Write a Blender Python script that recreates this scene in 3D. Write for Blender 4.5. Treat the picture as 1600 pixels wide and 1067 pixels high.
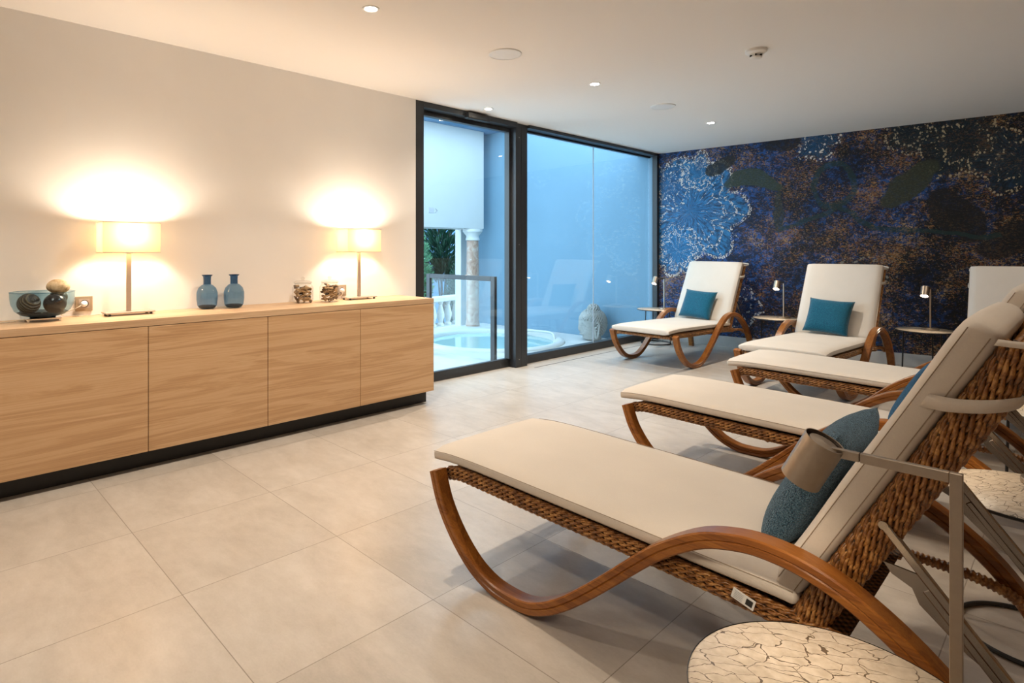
import bpy, bmesh, math, random
from mathutils import Vector, Matrix, Euler

C = bpy.context.scene.collection
PI = math.pi
random.seed(7)
for o in list(bpy.data.objects):
    bpy.data.objects.remove(o)

# ------------------------------------------------------------------ camera
H = 1.165
YAW = math.atan(987 / 924.5)
cam_d = bpy.data.cameras.new('camera'); cam = bpy.data.objects.new('camera', cam_d); C.objects.link(cam)
cam.location = (0, 0, H); cam.rotation_euler = (PI / 2, 0, YAW)
cam_d.sensor_width = 36; cam_d.lens = 924.5 / 1600 * 36
cam_d.shift_x = 85 / 1600; cam_d.shift_y = -(533.5 - 390.6) / 1600
cam_d.clip_start = 0.02
bpy.context.scene.camera = cam

# ------------------------------------------------------------------ world, exposure
EXPOSURE = 0.78
SKY = 3.3
DOWN = 66.0        # watts of each ceiling spot
SHADE_W = 12.0     # watts of each table lamp bulb
READ_W = 2.2
W = bpy.data.worlds.new('dusk_sky'); bpy.context.scene.world = W; W.use_nodes = True
bg = W.node_tree.nodes['Background']; bg.inputs[0].default_value = (0.62, 0.83, 1.0, 1); bg.inputs[1].default_value = SKY
vs = bpy.context.scene.view_settings
vs.view_transform = 'Standard'; vs.look = 'None'; vs.gamma = 1; vs.use_curve_mapping = False; vs.exposure = EXPOSURE
WARM = (1.0, 0.86, 0.70)

def spot(name, loc, power, size=1.9, blend=0.7, col=WARM, rot=(0, 0, 0), rad=0.022, parent=None):
    l = bpy.data.lights.new(name, 'SPOT'); l.energy = power; l.color = col
    l.spot_size = size; l.spot_blend = blend; l.shadow_soft_size = rad
    o = bpy.data.objects.new(name, l); C.objects.link(o); o.location = loc; o.rotation_euler = rot
    if parent: o.parent = parent
    return o

# ------------------------------------------------------------------ node helper
class S:
    """a socket with arithmetic"""
    def __init__(s, nt, sock): s.nt = nt; s.k = sock
    def _m(s, op, b=None, c=None, rev=False):
        n = s.nt.nodes.new('ShaderNodeMath'); n.operation = op
        a = s
        if rev: a, b = b, a
        for i, v in enumerate((a, b, c)):
            if v is None: continue
            if isinstance(v, S): s.nt.links.new(v.k, n.inputs[i])
            else: n.inputs[i].default_value = v
        return S(s.nt, n.outputs[0])
    def __add__(s, b): return s._m('ADD', b)
    def __radd__(s, b): return s._m('ADD', b)
    def __sub__(s, b): return s._m('SUBTRACT', b)
    def __rsub__(s, b): return s._m('SUBTRACT', b, rev=True)
    def __mul__(s, b): return s._m('MULTIPLY', b)
    def __rmul__(s, b): return s._m('MULTIPLY', b)
    def __truediv__(s, b): return s._m('DIVIDE', b)
    def lt(s, b): return s._m('LESS_THAN', b)
    def gt(s, b): return s._m('GREATER_THAN', b)
    def f(s, op, b=None): return s._m(op, b)
    def step(s, lo, hi):
        n = s.nt.nodes.new('ShaderNodeMapRange'); n.interpolation_type = 'SMOOTHSTEP'
        s.nt.links.new(s.k, n.inputs[0])
        n.inputs[1].default_value = lo; n.inputs[2].default_value = hi
        return S(s.nt, n.outputs[0])

class Mat:
    def __init__(s, name, rough=0.5, metal=0.0, color=(0.8, 0.8, 0.8), spec=0.5):
        s.m = bpy.data.materials.new(name); s.m.use_nodes = True; s.nt = s.m.node_tree
        s.b = s.nt.nodes['Principled BSDF']; s.out = s.nt.nodes['Material Output']
        s.b.inputs['Base Color'].default_value = (*color, 1); s.b.inputs['Roughness'].default_value = rough
        s.b.inputs['Metallic'].default_value = metal; s.b.inputs['Specular IOR Level'].default_value = spec
    def coord(s, kind='Object'):
        n = s.nt.nodes.new('ShaderNodeTexCoord'); return n.outputs[kind]
    def mapped(s, scale=(1, 1, 1), loc=(0, 0, 0), rot=(0, 0, 0), kind='Object', vec=None):
        n = s.nt.nodes.new('ShaderNodeMapping'); s.nt.links.new(vec or s.coord(kind), n.inputs[0])
        n.inputs['Scale'].default_value = scale; n.inputs['Location'].default_value = loc; n.inputs['Rotation'].default_value = rot
        return n.outputs[0]
    def noise(s, vec, scale=5, detail=4, rough=0.5, dist=0.0):
        n = s.nt.nodes.new('ShaderNodeTexNoise'); s.nt.links.new(vec, n.inputs['Vector'])
        n.inputs['Scale'].default_value = scale; n.inputs['Detail'].default_value = detail
        n.inputs['Roughness'].default_value = rough; n.inputs['Distortion'].default_value = dist
        return S(s.nt, n.outputs[0])
    def voro(s, vec, scale=5, feat='F1', rnd=1.0, out='Distance'):
        n = s.nt.nodes.new('ShaderNodeTexVoronoi'); s.nt.links.new(vec, n.inputs['Vector'])
        n.feature = feat; n.inputs['Scale'].default_value = scale; n.inputs['Randomness'].default_value = rnd
        return S(s.nt, n.outputs[out])
    def sep(s, vec):
        n = s.nt.nodes.new('ShaderNodeSeparateXYZ'); s.nt.links.new(vec, n.inputs[0])
        return [S(s.nt, o) for o in n.outputs]
    def comb(s, x, y, z):
        n = s.nt.nodes.new('ShaderNodeCombineXYZ')
        for i, v in enumerate((x, y, z)):
            if isinstance(v, S): s.nt.links.new(v.k, n.inputs[i])
            else: n.inputs[i].default_value = v
        return n.outputs[0]
    def mix(s, fac, a, b, mode='MIX'):
        n = s.nt.nodes.new('ShaderNodeMix'); n.data_type = 'RGBA'; n.blend_type = mode
        if isinstance(fac, S): s.nt.links.new(fac.k, n.inputs[0])
        else: n.inputs[0].default_value = fac
        for i, v in ((6, a), (7, b)):
            if isinstance(v, tuple): n.inputs[i].default_value = (*v, 1)
            else: s.nt.links.new(v, n.inputs[i])
        return n.outputs[2]
    def ramp(s, fac, stops):
        n = s.nt.nodes.new('ShaderNodeValToRGB'); s.nt.links.new(fac.k, n.inputs[0])
        e = n.color_ramp.elements
        while len(e) < len(stops): e.new(0.5)
        for q, (p, c) in zip(e, stops): q.position = p; q.color = (*c, 1)
        return n.outputs[0]
    def col(s, sock): s.nt.links.new(sock, s.b.inputs['Base Color'])
    def bump(s, h, strength=0.3, dist=0.01):
        n = s.nt.nodes.new('ShaderNodeBump'); s.nt.links.new(h.k, n.inputs['Height'])
        n.inputs['Strength'].default_value = strength; n.inputs['Distance'].default_value = dist
        s.nt.links.new(n.outputs[0], s.b.inputs['Normal'])

M = {}
def simple(key, color, rough=0.5, metal=0.0, var=0.06, nscale=30, bump=0.0, spec=0.5):
    a = Mat(key, rough, metal, color, spec)
    nz = a.noise(a.mapped(), nscale, 3)
    lo = tuple(c * (1 - var) for c in color); hi = tuple(min(1, c * (1 + var)) for c in color)
    a.col(a.ramp(nz, [(0.3, lo), (0.7, hi)]))
    if bump: a.bump(nz, bump, 0.003)
    M[key] = a.m; return a

def emit(key, color, strength):
    m = bpy.data.materials.new(key); m.use_nodes = True; nt = m.node_tree
    nt.nodes.remove(nt.nodes['Principled BSDF']); e = nt.nodes.new('ShaderNodeEmission')
    e.inputs[0].default_value = (*color, 1); e.inputs[1].default_value = strength
    nt.links.new(e.outputs[0], nt.nodes['Material Output'].inputs[0]); M[key] = m

def sheet_glass(key, tint=(1, 1, 1), refl=0.04, rough=0.0, grazing=0.7):
    m = bpy.data.materials.new(key); m.use_nodes = True; nt = m.node_tree
    nt.nodes.remove(nt.nodes['Principled BSDF'])
    t = nt.nodes.new('ShaderNodeBsdfTransparent'); t.inputs[0].default_value = (*tint, 1)
    g = nt.nodes.new('ShaderNodeBsdfGlossy'); g.inputs['Roughness'].default_value = rough
    lw = nt.nodes.new('ShaderNodeLayerWeight'); lw.inputs[0].default_value = 0.5
    fac = S(nt, lw.outputs['Facing']).f('POWER', 4.0) * grazing + refl
    mx = nt.nodes.new('ShaderNodeMixShader'); nt.links.new(fac.k, mx.inputs[0])
    nt.links.new(t.outputs[0], mx.inputs[1]); nt.links.new(g.outputs[0], mx.inputs[2])
    nt.links.new(mx.outputs[0], nt.nodes['Material Output'].inputs[0]); M[key] = m

# plain paints and metals
simple('wall_paint', (0.90, 0.88, 0.855), 0.85, var=0.015, nscale=3)
simple('terrace_blue', (0.155, 0.27, 0.365), 0.8, var=0.03, nscale=2)
simple('terrace_white', (0.52, 0.54, 0.54), 0.6, var=0.02, nscale=4)
simple('garden_wall', (0.10, 0.22, 0.36), 0.9, var=0.1, nscale=2)
simple('black_laminate', (0.012, 0.011, 0.011), 0.5)
simple('frame_black', (0.022, 0.024, 0.028), 0.42, var=0.05)
simple('black_metal', (0.02, 0.02, 0.02), 0.4)
simple('white_plastic', (0.8, 0.79, 0.77), 0.4, var=0.01)
simple('socket_beige', (0.42, 0.34, 0.24), 0.35, metal=0.3, var=0.02)
simple('dark_hole', (0.03, 0.025, 0.02), 0.6)
simple('cord_clear', (0.62, 0.55, 0.45), 0.4)
simple('soil', (0.06, 0.045, 0.03), 0.95, var=0.3)
simple('stone_grey', (0.34, 0.34, 0.325), 0.8, var=0.12, nscale=40, bump=0.4)
simple('balustrade_stone', (0.36, 0.36, 0.34), 0.75, var=0.1, nscale=20)
simple('leaf_dark', (0.015, 0.06, 0.035), 0.5, var=0.5, nscale=6)
simple('leaf_light', (0.06, 0.18, 0.09), 0.5, var=0.4, nscale=6)
simple('leaf_brown', (0.05, 0.028, 0.02), 0.6, var=0.4, nscale=6)
simple('bark', (0.05, 0.035, 0.025), 0.9)
simple('plinth_stone', (0.42, 0.40, 0.38), 0.5, var=0.08, nscale=8)
a = simple('steel_brushed', (0.36, 0.32, 0.28), 0.22, metal=1.0, var=0.04)
simple('bronze_brushed', (0.40, 0.335, 0.27), 0.38, metal=0.9, var=0.04, nscale=80)
simple('bronze_dark', (0.20, 0.17, 0.15), 0.4, metal=0.9)
simple('stem_nickel', (0.50, 0.43, 0.37), 0.45, metal=0.5)
simple('chrome', (0.7, 0.7, 0.7), 0.08, metal=1.0)
simple('water', (0.28, 0.47, 0.47), 0.05, var=0.02, nscale=3)
simple('tag_white', (0.8, 0.8, 0.78), 0.5, var=0.01)
simple('print_black', (0.02, 0.02, 0.02), 0.6)
simple('print_grey', (0.45, 0.45, 0.48), 0.6)
emit('led', (1.0, 0.90, 0.74), 40.0)
emit('led_small', (1.0, 0.86, 0.66), 60.0)
emit('bulb_glow', (1.0, 0.82, 0.6), 8.0)
sheet_glass('window_glass', (0.93, 0.985, 1.0), 0.035)
sheet_glass('rail_glass', (0.95, 0.99, 1.0), 0.03)
sheet_glass('clear_jar', (0.95, 0.95, 0.94), 0.08, 0.02, 0.75)
sheet_glass('blue_vase', (0.44, 0.60, 0.74), 0.06, 0.02, 0.25)
sheet_glass('blue_neck', (0.22, 0.36, 0.52), 0.05, 0.02, 0.3)
sheet_glass('blue_bowl', (0.60, 0.75, 0.82), 0.05, 0.02, 0.4)
sheet_glass('bowl_dark', (0.16, 0.20, 0.23), 0.05, 0.02, 0.4)

# ceiling: fine plaster
a = Mat('ceiling_plaster', 0.9, color=(0.82, 0.79, 0.76), spec=0.2)
a.bump(a.noise(a.mapped(), 320, 2), 0.12, 0.002); M['ceiling'] = a.m

# floor tiles 60 x 60
a = Mat('floor_tile', 0.42, spec=0.5)
vec = a.mapped(loc=(2.095 + 6.0, -0.688 + 6.0, 0))
x, y, z = a.sep(vec)
fx = (x / 0.6).f('FRACT'); fy = (y / 0.6).f('FRACT')
dx = (fx - 0.5).f('ABSOLUTE'); dy = (fy - 0.5).f('ABSOLUTE')
edge = dx.f('MAXIMUM', dy)
grout = edge.gt(0.4976)
wn = a.nt.nodes.new('ShaderNodeTexWhiteNoise'); a.nt.links.new(a.comb((x / 0.6).f('FLOOR'), (y / 0.6).f('FLOOR'), 0.0), wn.inputs['Vector'])
tid = S(a.nt, wn.outputs['Value'])
v2 = a.comb(x + tid * 7.0, y * 1.9 + tid * 5.0, tid * 9.0)
n1 = a.noise(v2, 2.6, 8, 0.6, 0.6); n2 = a.noise(v2, 14, 5, 0.6); n3 = a.noise(v2, 90, 2)
val = n1 * 0.55 + n2 * 0.25 + n3 * 0.12 + tid * 0.10
c = a.ramp(val, [(0.36, (0.41, 0.365, 0.315)), (0.52, (0.50, 0.45, 0.395)), (0.68, (0.58, 0.53, 0.475))])
a.col(a.mix(grout, c, (0.25, 0.21, 0.17)))
a.bump(grout * -1.0, 0.2, 0.001)
a.nt.links.new((n3 * 0.05 + 0.30).k, a.b.inputs['Roughness']); M['floor'] = a.m

# oak with the grain along local y (kind 'oak') 
def oak(key, cols, along='y', scale=1.0, rough=0.45, off=0.0):
    a = Mat(key, rough, spec=0.35)
    sc = {'y': (6, 0.55, 9), 'x': (0.6, 14, 14), 'z': (14, 14, 0.6)}[along]
    v = a.mapped(scale=tuple(q * scale for q in sc), loc=(off, off * 3, off))
    n1 = a.noise(v, 1.2, 6, 0.6, 1.9)
    fine = a.noise(a.mapped(scale=tuple(q * scale * (1 if q < 1 else 9) for q in sc)), 2.2, 5, 0.6, 0.2)
    bands = ((n1 * 26.0).f('SINE') * 0.5 + 0.5).f('POWER', 2.0)
    val = n1 * 0.45 + fine * 0.46 + bands * 0.09
    a.col(a.ramp(val, [(0.28, cols[0]), (0.48, cols[1]), (0.70, cols[2])]))
    a.bump(fine, 0.08, 0.002)
    M[key] = a.m
oak('oak', ((0.43, 0.24, 0.115), (0.60, 0.375, 0.20), (0.69, 0.47, 0.28)))
oak('oak_top', ((0.47, 0.29, 0.16), (0.60, 0.40, 0.24), (0.70, 0.50, 0.32)), off=2.0)
oak('teak', ((0.13, 0.040, 0.009), (0.25, 0.085, 0.016), (0.37, 0.145, 0.028)), along='x', rough=0.28)

# wicker strands
a = Mat('wicker', 0.32, spec=0.6)
n1 = a.noise(a.mapped(), 45, 3); n2 = a.noise(a.mapped(), 190, 3)
a.col(a.ramp(n1 * 0.6 + n2 * 0.4, [(0.30, (0.05, 0.018, 0.004)), (0.5, (0.26, 0.10, 0.022)), (0.68, (0.62, 0.33, 0.105))]))
a.bump(n2, 0.25, 0.001); M['wicker'] = a.m
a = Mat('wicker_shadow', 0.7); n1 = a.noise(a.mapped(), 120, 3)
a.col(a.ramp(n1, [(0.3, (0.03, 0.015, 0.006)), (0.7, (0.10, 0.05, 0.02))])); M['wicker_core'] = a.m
a = Mat('woven_panel', 0.6)
x, y, z = a.sep(a.mapped())
w = ((x * 300.0).f('SINE') * (y * 300.0).f('SINE'))
a.col(a.ramp(w * 0.5 + 0.5, [(0.2, (0.03, 0.014, 0.006)), (0.8, (0.28, 0.14, 0.05))])); a.bump(w, 0.6, 0.004); M['woven_panel'] = a.m

# fabrics
def fabric(key, c, rough=0.9, sc=900, var=0.05, b=0.15):
    a = Mat(key, rough, spec=0.15)
    big = a.noise(a.mapped(), 3.5, 3); x, y, z = a.sep(a.mapped())
    fine = a.noise(a.mapped(), sc * 0.35, 2)
    a.col(a.ramp(big * 0.6 + fine * 0.4, [(0.3, tuple(q * (1 - var) for q in c)), (0.7, tuple(min(1, q * (1 + var)) for q in c))]))
    a.bump(big * 0.8 + fine * 0.05, b, 0.012); M[key] = a.m; return a
fabric('cushion_fabric', (0.66, 0.60, 0.53))
fabric('seam_thread', (0.34, 0.27, 0.20))
a = Mat('boucle', 0.95, spec=0.1)
v = a.voro(a.mapped(), 330); n1 = a.noise(a.mapped(), 90, 4)
a.col(a.ramp(v * 0.7 + n1 * 0.4, [(0.15, (0.30, 0.46, 0.58)), (0.45, (0.085, 0.19, 0.28)), (0.8, (0.014, 0.048, 0.085))]))
a.bump(v, 1.0, 0.004); a.b.inputs['Sheen Weight'].default_value = 0.25; M['boucle'] = a.m
a = Mat('teal_wool', 0.95, spec=0.1)
n1 = a.noise(a.mapped(), 130, 4)
a.col(a.ramp(n1, [(0.3, (0.003, 0.062, 0.115)), (0.7, (0.009, 0.125, 0.20))])); a.bump(n1, 0.6, 0.004)
a.b.inputs['Sheen Weight'].default_value = 0.4; M['teal_wool'] = a.m

a = Mat('blue_wool', 0.95, spec=0.1)
n1 = a.noise(a.mapped(), 130, 4)
a.col(a.ramp(n1, [(0.3, (0.03, 0.085, 0.16)), (0.7, (0.055, 0.14, 0.25))])); a.bump(n1, 0.5, 0.003); M['blue_wool'] = a.m

# crackled table top
a = Mat('crackle_top', 0.4, spec=0.4)
v0 = a.mapped(); nz = a.noise(v0, 22, 3); nz2 = a.noise(v0, 27, 3)
x, y, z = a.sep(v0)
r1 = x * 0.85 + y * 0.52; r2 = y * 0.85 - x * 0.52
vv = a.comb(r1 * 19.0 + nz * 1.1, r2 * 46.0 + nz2 * 1.2, 0.0)
d = a.voro(vv, 1.0, 'DISTANCE_TO_EDGE')
brk = a.noise(v0, 30, 2)
crack = (d - (brk - 0.5) * 0.045).lt(0.018)
n2 = a.noise(v0, 60, 4)
c = a.ramp(n2, [(0.3, (0.38, 0.315, 0.24)), (0.7, (0.49, 0.42, 0.335))])
a.col(a.mix(crack, c, (0.10, 0.07, 0.045))); a.bump(crack * -1.0, 0.35, 0.002); M['crackle'] = a.m

# marble
a = Mat('marble_rose', 0.3); n1 = a.noise(a.mapped(), 7, 8, 0.7, 1.5)
a.col(a.ramp(n1, [(0.35, (0.25, 0.14, 0.10)), (0.5, (0.38, 0.26, 0.20)), (0.65, (0.46, 0.41, 0.36))])); M['marble'] = a.m

# terrace paving
a = Mat('terrace_paving', 0.5); n1 = a.noise(a.mapped(), 4, 5)
a.col(a.ramp(n1, [(0.3, (0.46, 0.475, 0.475)), (0.7, (0.56, 0.575, 0.575))])); M['paving'] = a.m

# lamp shade: light passes through the fabric
m = bpy.data.materials.new('shade_linen'); m.use_nodes = True; nt = m.node_tree
nt.nodes.remove(nt.nodes['Principled BSDF'])
df = nt.nodes.new('ShaderNodeBsdfDiffuse'); df.inputs[0].default_value = (0.80, 0.62, 0.38, 1)
tr = nt.nodes.new('ShaderNodeBsdfTranslucent'); tr.inputs[0].default_value = (0.95, 0.72, 0.42, 1)
mx = nt.nodes.new('ShaderNodeMixShader'); mx.inputs[0].default_value = 0.10
nt.links.new(df.outputs[0], mx.inputs[1]); nt.links.new(tr.outputs[0], mx.inputs[2]); nt.links.new(mx.outputs[0], nt.nodes['Material Output'].inputs[0])
M['shade'] = m

# decorative balls, driftwood
a = Mat('ribbed_ball', 0.5); x, y, z = a.sep(a.mapped())
n1 = a.noise(a.mapped(), 18, 4); st = ((x * 420.0 + n1 * 9.0 + z * 300.0 + y * 200.0).f('SINE'))
a.col(a.ramp(st * 0.35 + n1 * 0.6, [(0.2, (0.015, 0.01, 0.007)), (0.5, (0.08, 0.055, 0.03)), (0.8, (0.26, 0.20, 0.11))])); a.bump(st, 0.8, 0.006); M['ball_ribbed'] = a.m
simple('ball_black', (0.012, 0.009, 0.010), 0.2, var=0.4, nscale=60, bump=0.5)
simple('ball_olive', (0.07, 0.07, 0.05), 0.4, var=0.5, nscale=40, bump=0.8)
a = Mat('ball_stone', 0.7); n1 = a.noise(a.mapped(), 25, 5, 0.7)
a.col(a.ramp(n1, [(0.35, (0.30, 0.19, 0.09)), (0.5, (0.58, 0.43, 0.25)), (0.65, (0.72, 0.58, 0.38))])); a.bump(n1, 0.6, 0.008); M['ball_stone'] = a.m
a = Mat('driftwood', 0.8); n1 = a.noise(a.mapped(scale=(20, 60, 60)), 1.5, 4)
a.col(a.ramp(n1, [(0.3, (0.26, 0.15, 0.06)), (0.7, (0.66, 0.47, 0.26))])); M['driftwood'] = a.m
simple('driftwood_dark', (0.10, 0.055, 0.025), 0.8, var=0.5)

# ---- mural: dark woven print with flowers, dotted outlines and leaves (object x = metres along wall, z = height)
a = Mat('mural_print', 0.5, spec=0.3)
vec = a.mapped(); u, y_, z = a.sep(vec)
nzw = a.noise(vec, 4, 4); nzw2 = a.noise(a.mapped(loc=(5, 3, 2)), 4, 4)
uw = u + (nzw - 0.5) * 0.16; zw = z + (nzw2 - 0.5) * 0.16
flk = a.noise(a.comb(u * 36.0, 0.0, z * 52.0), 1.0, 5, 0.75, 1.2)
flk2 = a.noise(a.comb(u * 17.0 + 40.0, 3.0, z * 22.0), 1.0, 6, 0.78, 0.8)
big = a.noise(a.mapped(loc=(1.3, 0, 4)), 1.5, 3); big2 = a.noise(a.mapped(loc=(8, 1, 1)), 2.6, 5, 0.65)
mid = a.noise(a.mapped(loc=(3, 7, 2)), 5.5, 5, 0.7)
blueness = (big * 0.6 + mid * 0.4 + 0.15 - u * 0.095).step(0.33, 0.60)
basec = a.mix(blueness, (0.003, 0.004, 0.006), (0.006, 0.016, 0.052))
blue_f = (flk2 + (mid - 0.5) * 0.25).step(0.50, 0.58) * (blueness * 0.85 + 0.12)
basec = a.mix(blue_f, basec, (0.012, 0.080, 0.29))
orange = (flk + (big2 - 0.5) * 0.45).step(0.545, 0.63)
tint = a.ramp(mid, [(0.35, (0.42, 0.21, 0.06)), (0.5, (0.26, 0.095, 0.03)), (0.65, (0.54, 0.34, 0.14))])
basec = a.mix(orange * 0.85, basec, tint)
flk3 = a.noise(a.comb(u * 48.0, 7.0, z * 80.0), 1.0, 3, 0.7)
basec = a.mix((flk3 + (big2 - 0.5) * 0.3).step(0.575, 0.66) * 0.7, basec, (0.34, 0.27, 0.18))
dots = a.voro(a.comb(u * 34.0, 0.0, z * 34.0), 1.0, 'F1').lt(0.42)
dots3 = a.voro(a.comb(uw * 74.0, 5.0, zw * 60.0), 1.0, 'F1').lt(0.47)
dots2 = a.voro(a.comb(u * 44.0, 0.0, z * 30.0), 1.0, 'F1').lt(0.40)

def leaf(cx, cz, rx, rz, ang, col, base, amt=0.8, bend=0.0):
    ca, sa = math.cos(ang), math.sin(ang)
    px = (uw - cx) * ca + (zw - cz) * sa; pz = (zw - cz) * ca - (uw - cx) * sa
    if bend: pz = pz + px * px * bend
    r = (px * px * (1 / rx ** 2) + pz * pz * (1 / rz ** 2))
    msk = (1.0 - r).step(0.0, 0.25) * amt
    g = a.mix(flk3.step(0.4, 0.7), col, tuple(q * 1.9 for q in col))
    return a.mix(msk, base, g)
def flower(cx, cz, R, n, fill, dotc, base, fan=0.0, amt=0.8, dd=None):
    du = uw - cx; dz = zw - cz
    r = (du * du + dz * dz).f('SQRT'); th = dz.f('ARCTAN2', du)
    scal = (th * (n / 2.0)).f('COSINE').f('ABSOLUTE')
    edge_r = scal * (0.25 * R) + 0.75 * R
    inside = (edge_r - r).step(0.0, 0.05)
    tex = a.noise(a.comb(th * 14.0, r * 10.0, 0.0), 1.0, 4, 0.7)
    fillc = a.mix(tex.step(0.38, 0.62), tuple(q * 0.22 for q in fill), fill)
    base = a.mix(inside * amt, base, fillc)
    ring = (r - edge_r).f('ABSOLUTE').lt(0.022)
    ring2 = (r - edge_r * 0.6).f('ABSOLUTE').lt(0.016)
    ray = (th * float(n) + 0.7).f('SINE').f('ABSOLUTE').lt(0.10) * r.lt(R * 0.98) * r.gt(R * 0.22)
    da = ((th * (R / 0.045)).f('SINE')).gt(-0.25); dr = ((r * 125.0).f('SINE')).gt(-0.1)
    jit = a.noise(a.comb(u * 30.0, 1.0, z * 30.0), 1.0, 2, 0.5).gt(0.42)
    ring3 = (r - edge_r * 0.8 + 0.02).f('ABSOLUTE').lt(0.016)
    keep = jit * (dd or dots)
    if fan: lines = ring.f('MAXIMUM', ring2).f('MAXIMUM', ring3).f('MAXIMUM', ray); keep = dots3 * jit
    else: lines = ring.f('MAXIMUM', ring2).f('MAXIMUM', ray)
    base = a.mix(lines * keep * 0.9, base, dotc)
    return base
TQ = (0.025, 0.24, 0.55); WH = (0.70, 0.66, 0.60)
cl = basec
cl = flower(0.40, 1.66, 0.70, 7, TQ, WH, cl, fan=1)
cl = flower(0.12, 1.98, 0.30, 6, (0.015, 0.13, 0.34), WH, cl, amt=0.6)
cl = flower(0.24, 1.16, 0.34, 7, TQ, WH, cl, amt=0.75, fan=1)
cl = flower(0.50, 2.14, 0.24, 5, TQ, WH, cl, amt=0.7, fan=1)
cl = flower(1.80, 2.36, 0.22, 5, (0.015, 0.10, 0.22), WH, cl, amt=0.7)
cl = flower(3.02, 2.20, 0.36, 6, (0.010, 0.030, 0.045), (0.46, 0.36, 0.22), cl, amt=0.7, dd=dots2)
cl = flower(3.42, 1.98, 0.34, 6, (0.014, 0.045, 0.075), (0.48, 0.38, 0.24), cl, amt=0.7, dd=dots2)
cl = flower(2.60, 2.34, 0.20, 5, (0.010, 0.03, 0.045), (0.40, 0.33, 0.22), cl, amt=0.7, dd=dots2)
cl = flower(0.98, 0.48, 0.26, 6, (0.010, 0.035, 0.13), (0.45, 0.48, 0.52), cl, amt=0.6)
cl = flower(2.18, 0.85, 0.24, 6, (0.006, 0.008, 0.014), (0.22, 0.20, 0.16), cl, amt=0.6)
OL = (0.018, 0.026, 0.018)
cl = leaf(1.14, 2.02, 0.34, 0.11, -0.15, (0.028, 0.042, 0.030), cl, 0.9, 1.1)
cl = leaf(0.78, 2.18, 0.20, 0.09, 0.5, (0.012, 0.012, 0.010), cl, 0.9)
cl = leaf(1.42, 1.62, 0.05, 0.26, 0.1, OL, cl, 0.7)
cl = leaf(1.45, 2.36, 0.20, 0.09, 0.1, (0.010, 0.010, 0.010), cl, 0.8)
cl = leaf(2.60, 1.82, 0.33, 0.13, 0.75, (0.030, 0.034, 0.020), cl, 0.92)
cl = leaf(2.98, 1.50, 0.32, 0.17, -0.9, (0.008, 0.008, 0.008), cl, 0.85)
cl = leaf(3.35, 1.25, 0.28, 0.14, 0.6, (0.008, 0.008, 0.009), cl, 0.8)
# stem ring and trailing stems
r = ((uw - 1.96) * (uw - 1.96) * 1.2 + (zw - 1.86) * (zw - 1.86) * 0.75).f('SQRT')
stem = (r - 0.20).f('ABSOLUTE').lt(0.028)
line1 = (zw - (1.62 - (uw - 1.97) * 0.62)).f('ABSOLUTE').lt(0.028) * uw.gt(1.95) * uw.lt(2.35)
line2 = (zw - (1.39 - (uw - 2.35) * 0.10)).f('ABSOLUTE').lt(0.024) * uw.gt(2.33) * uw.lt(3.3)
line3 = (zw - (1.55 + (uw - 1.85) * 0.35)).f('ABSOLUTE').lt(0.024) * uw.gt(1.45) * uw.lt(1.97)
cl = a.mix(stem.f('MAXIMUM', line1).f('MAXIMUM', line2).f('MAXIMUM', line3) * 0.62, cl, (0.012, 0.042, 0.040))
a.col(cl); M['mural'] = a.m

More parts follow.
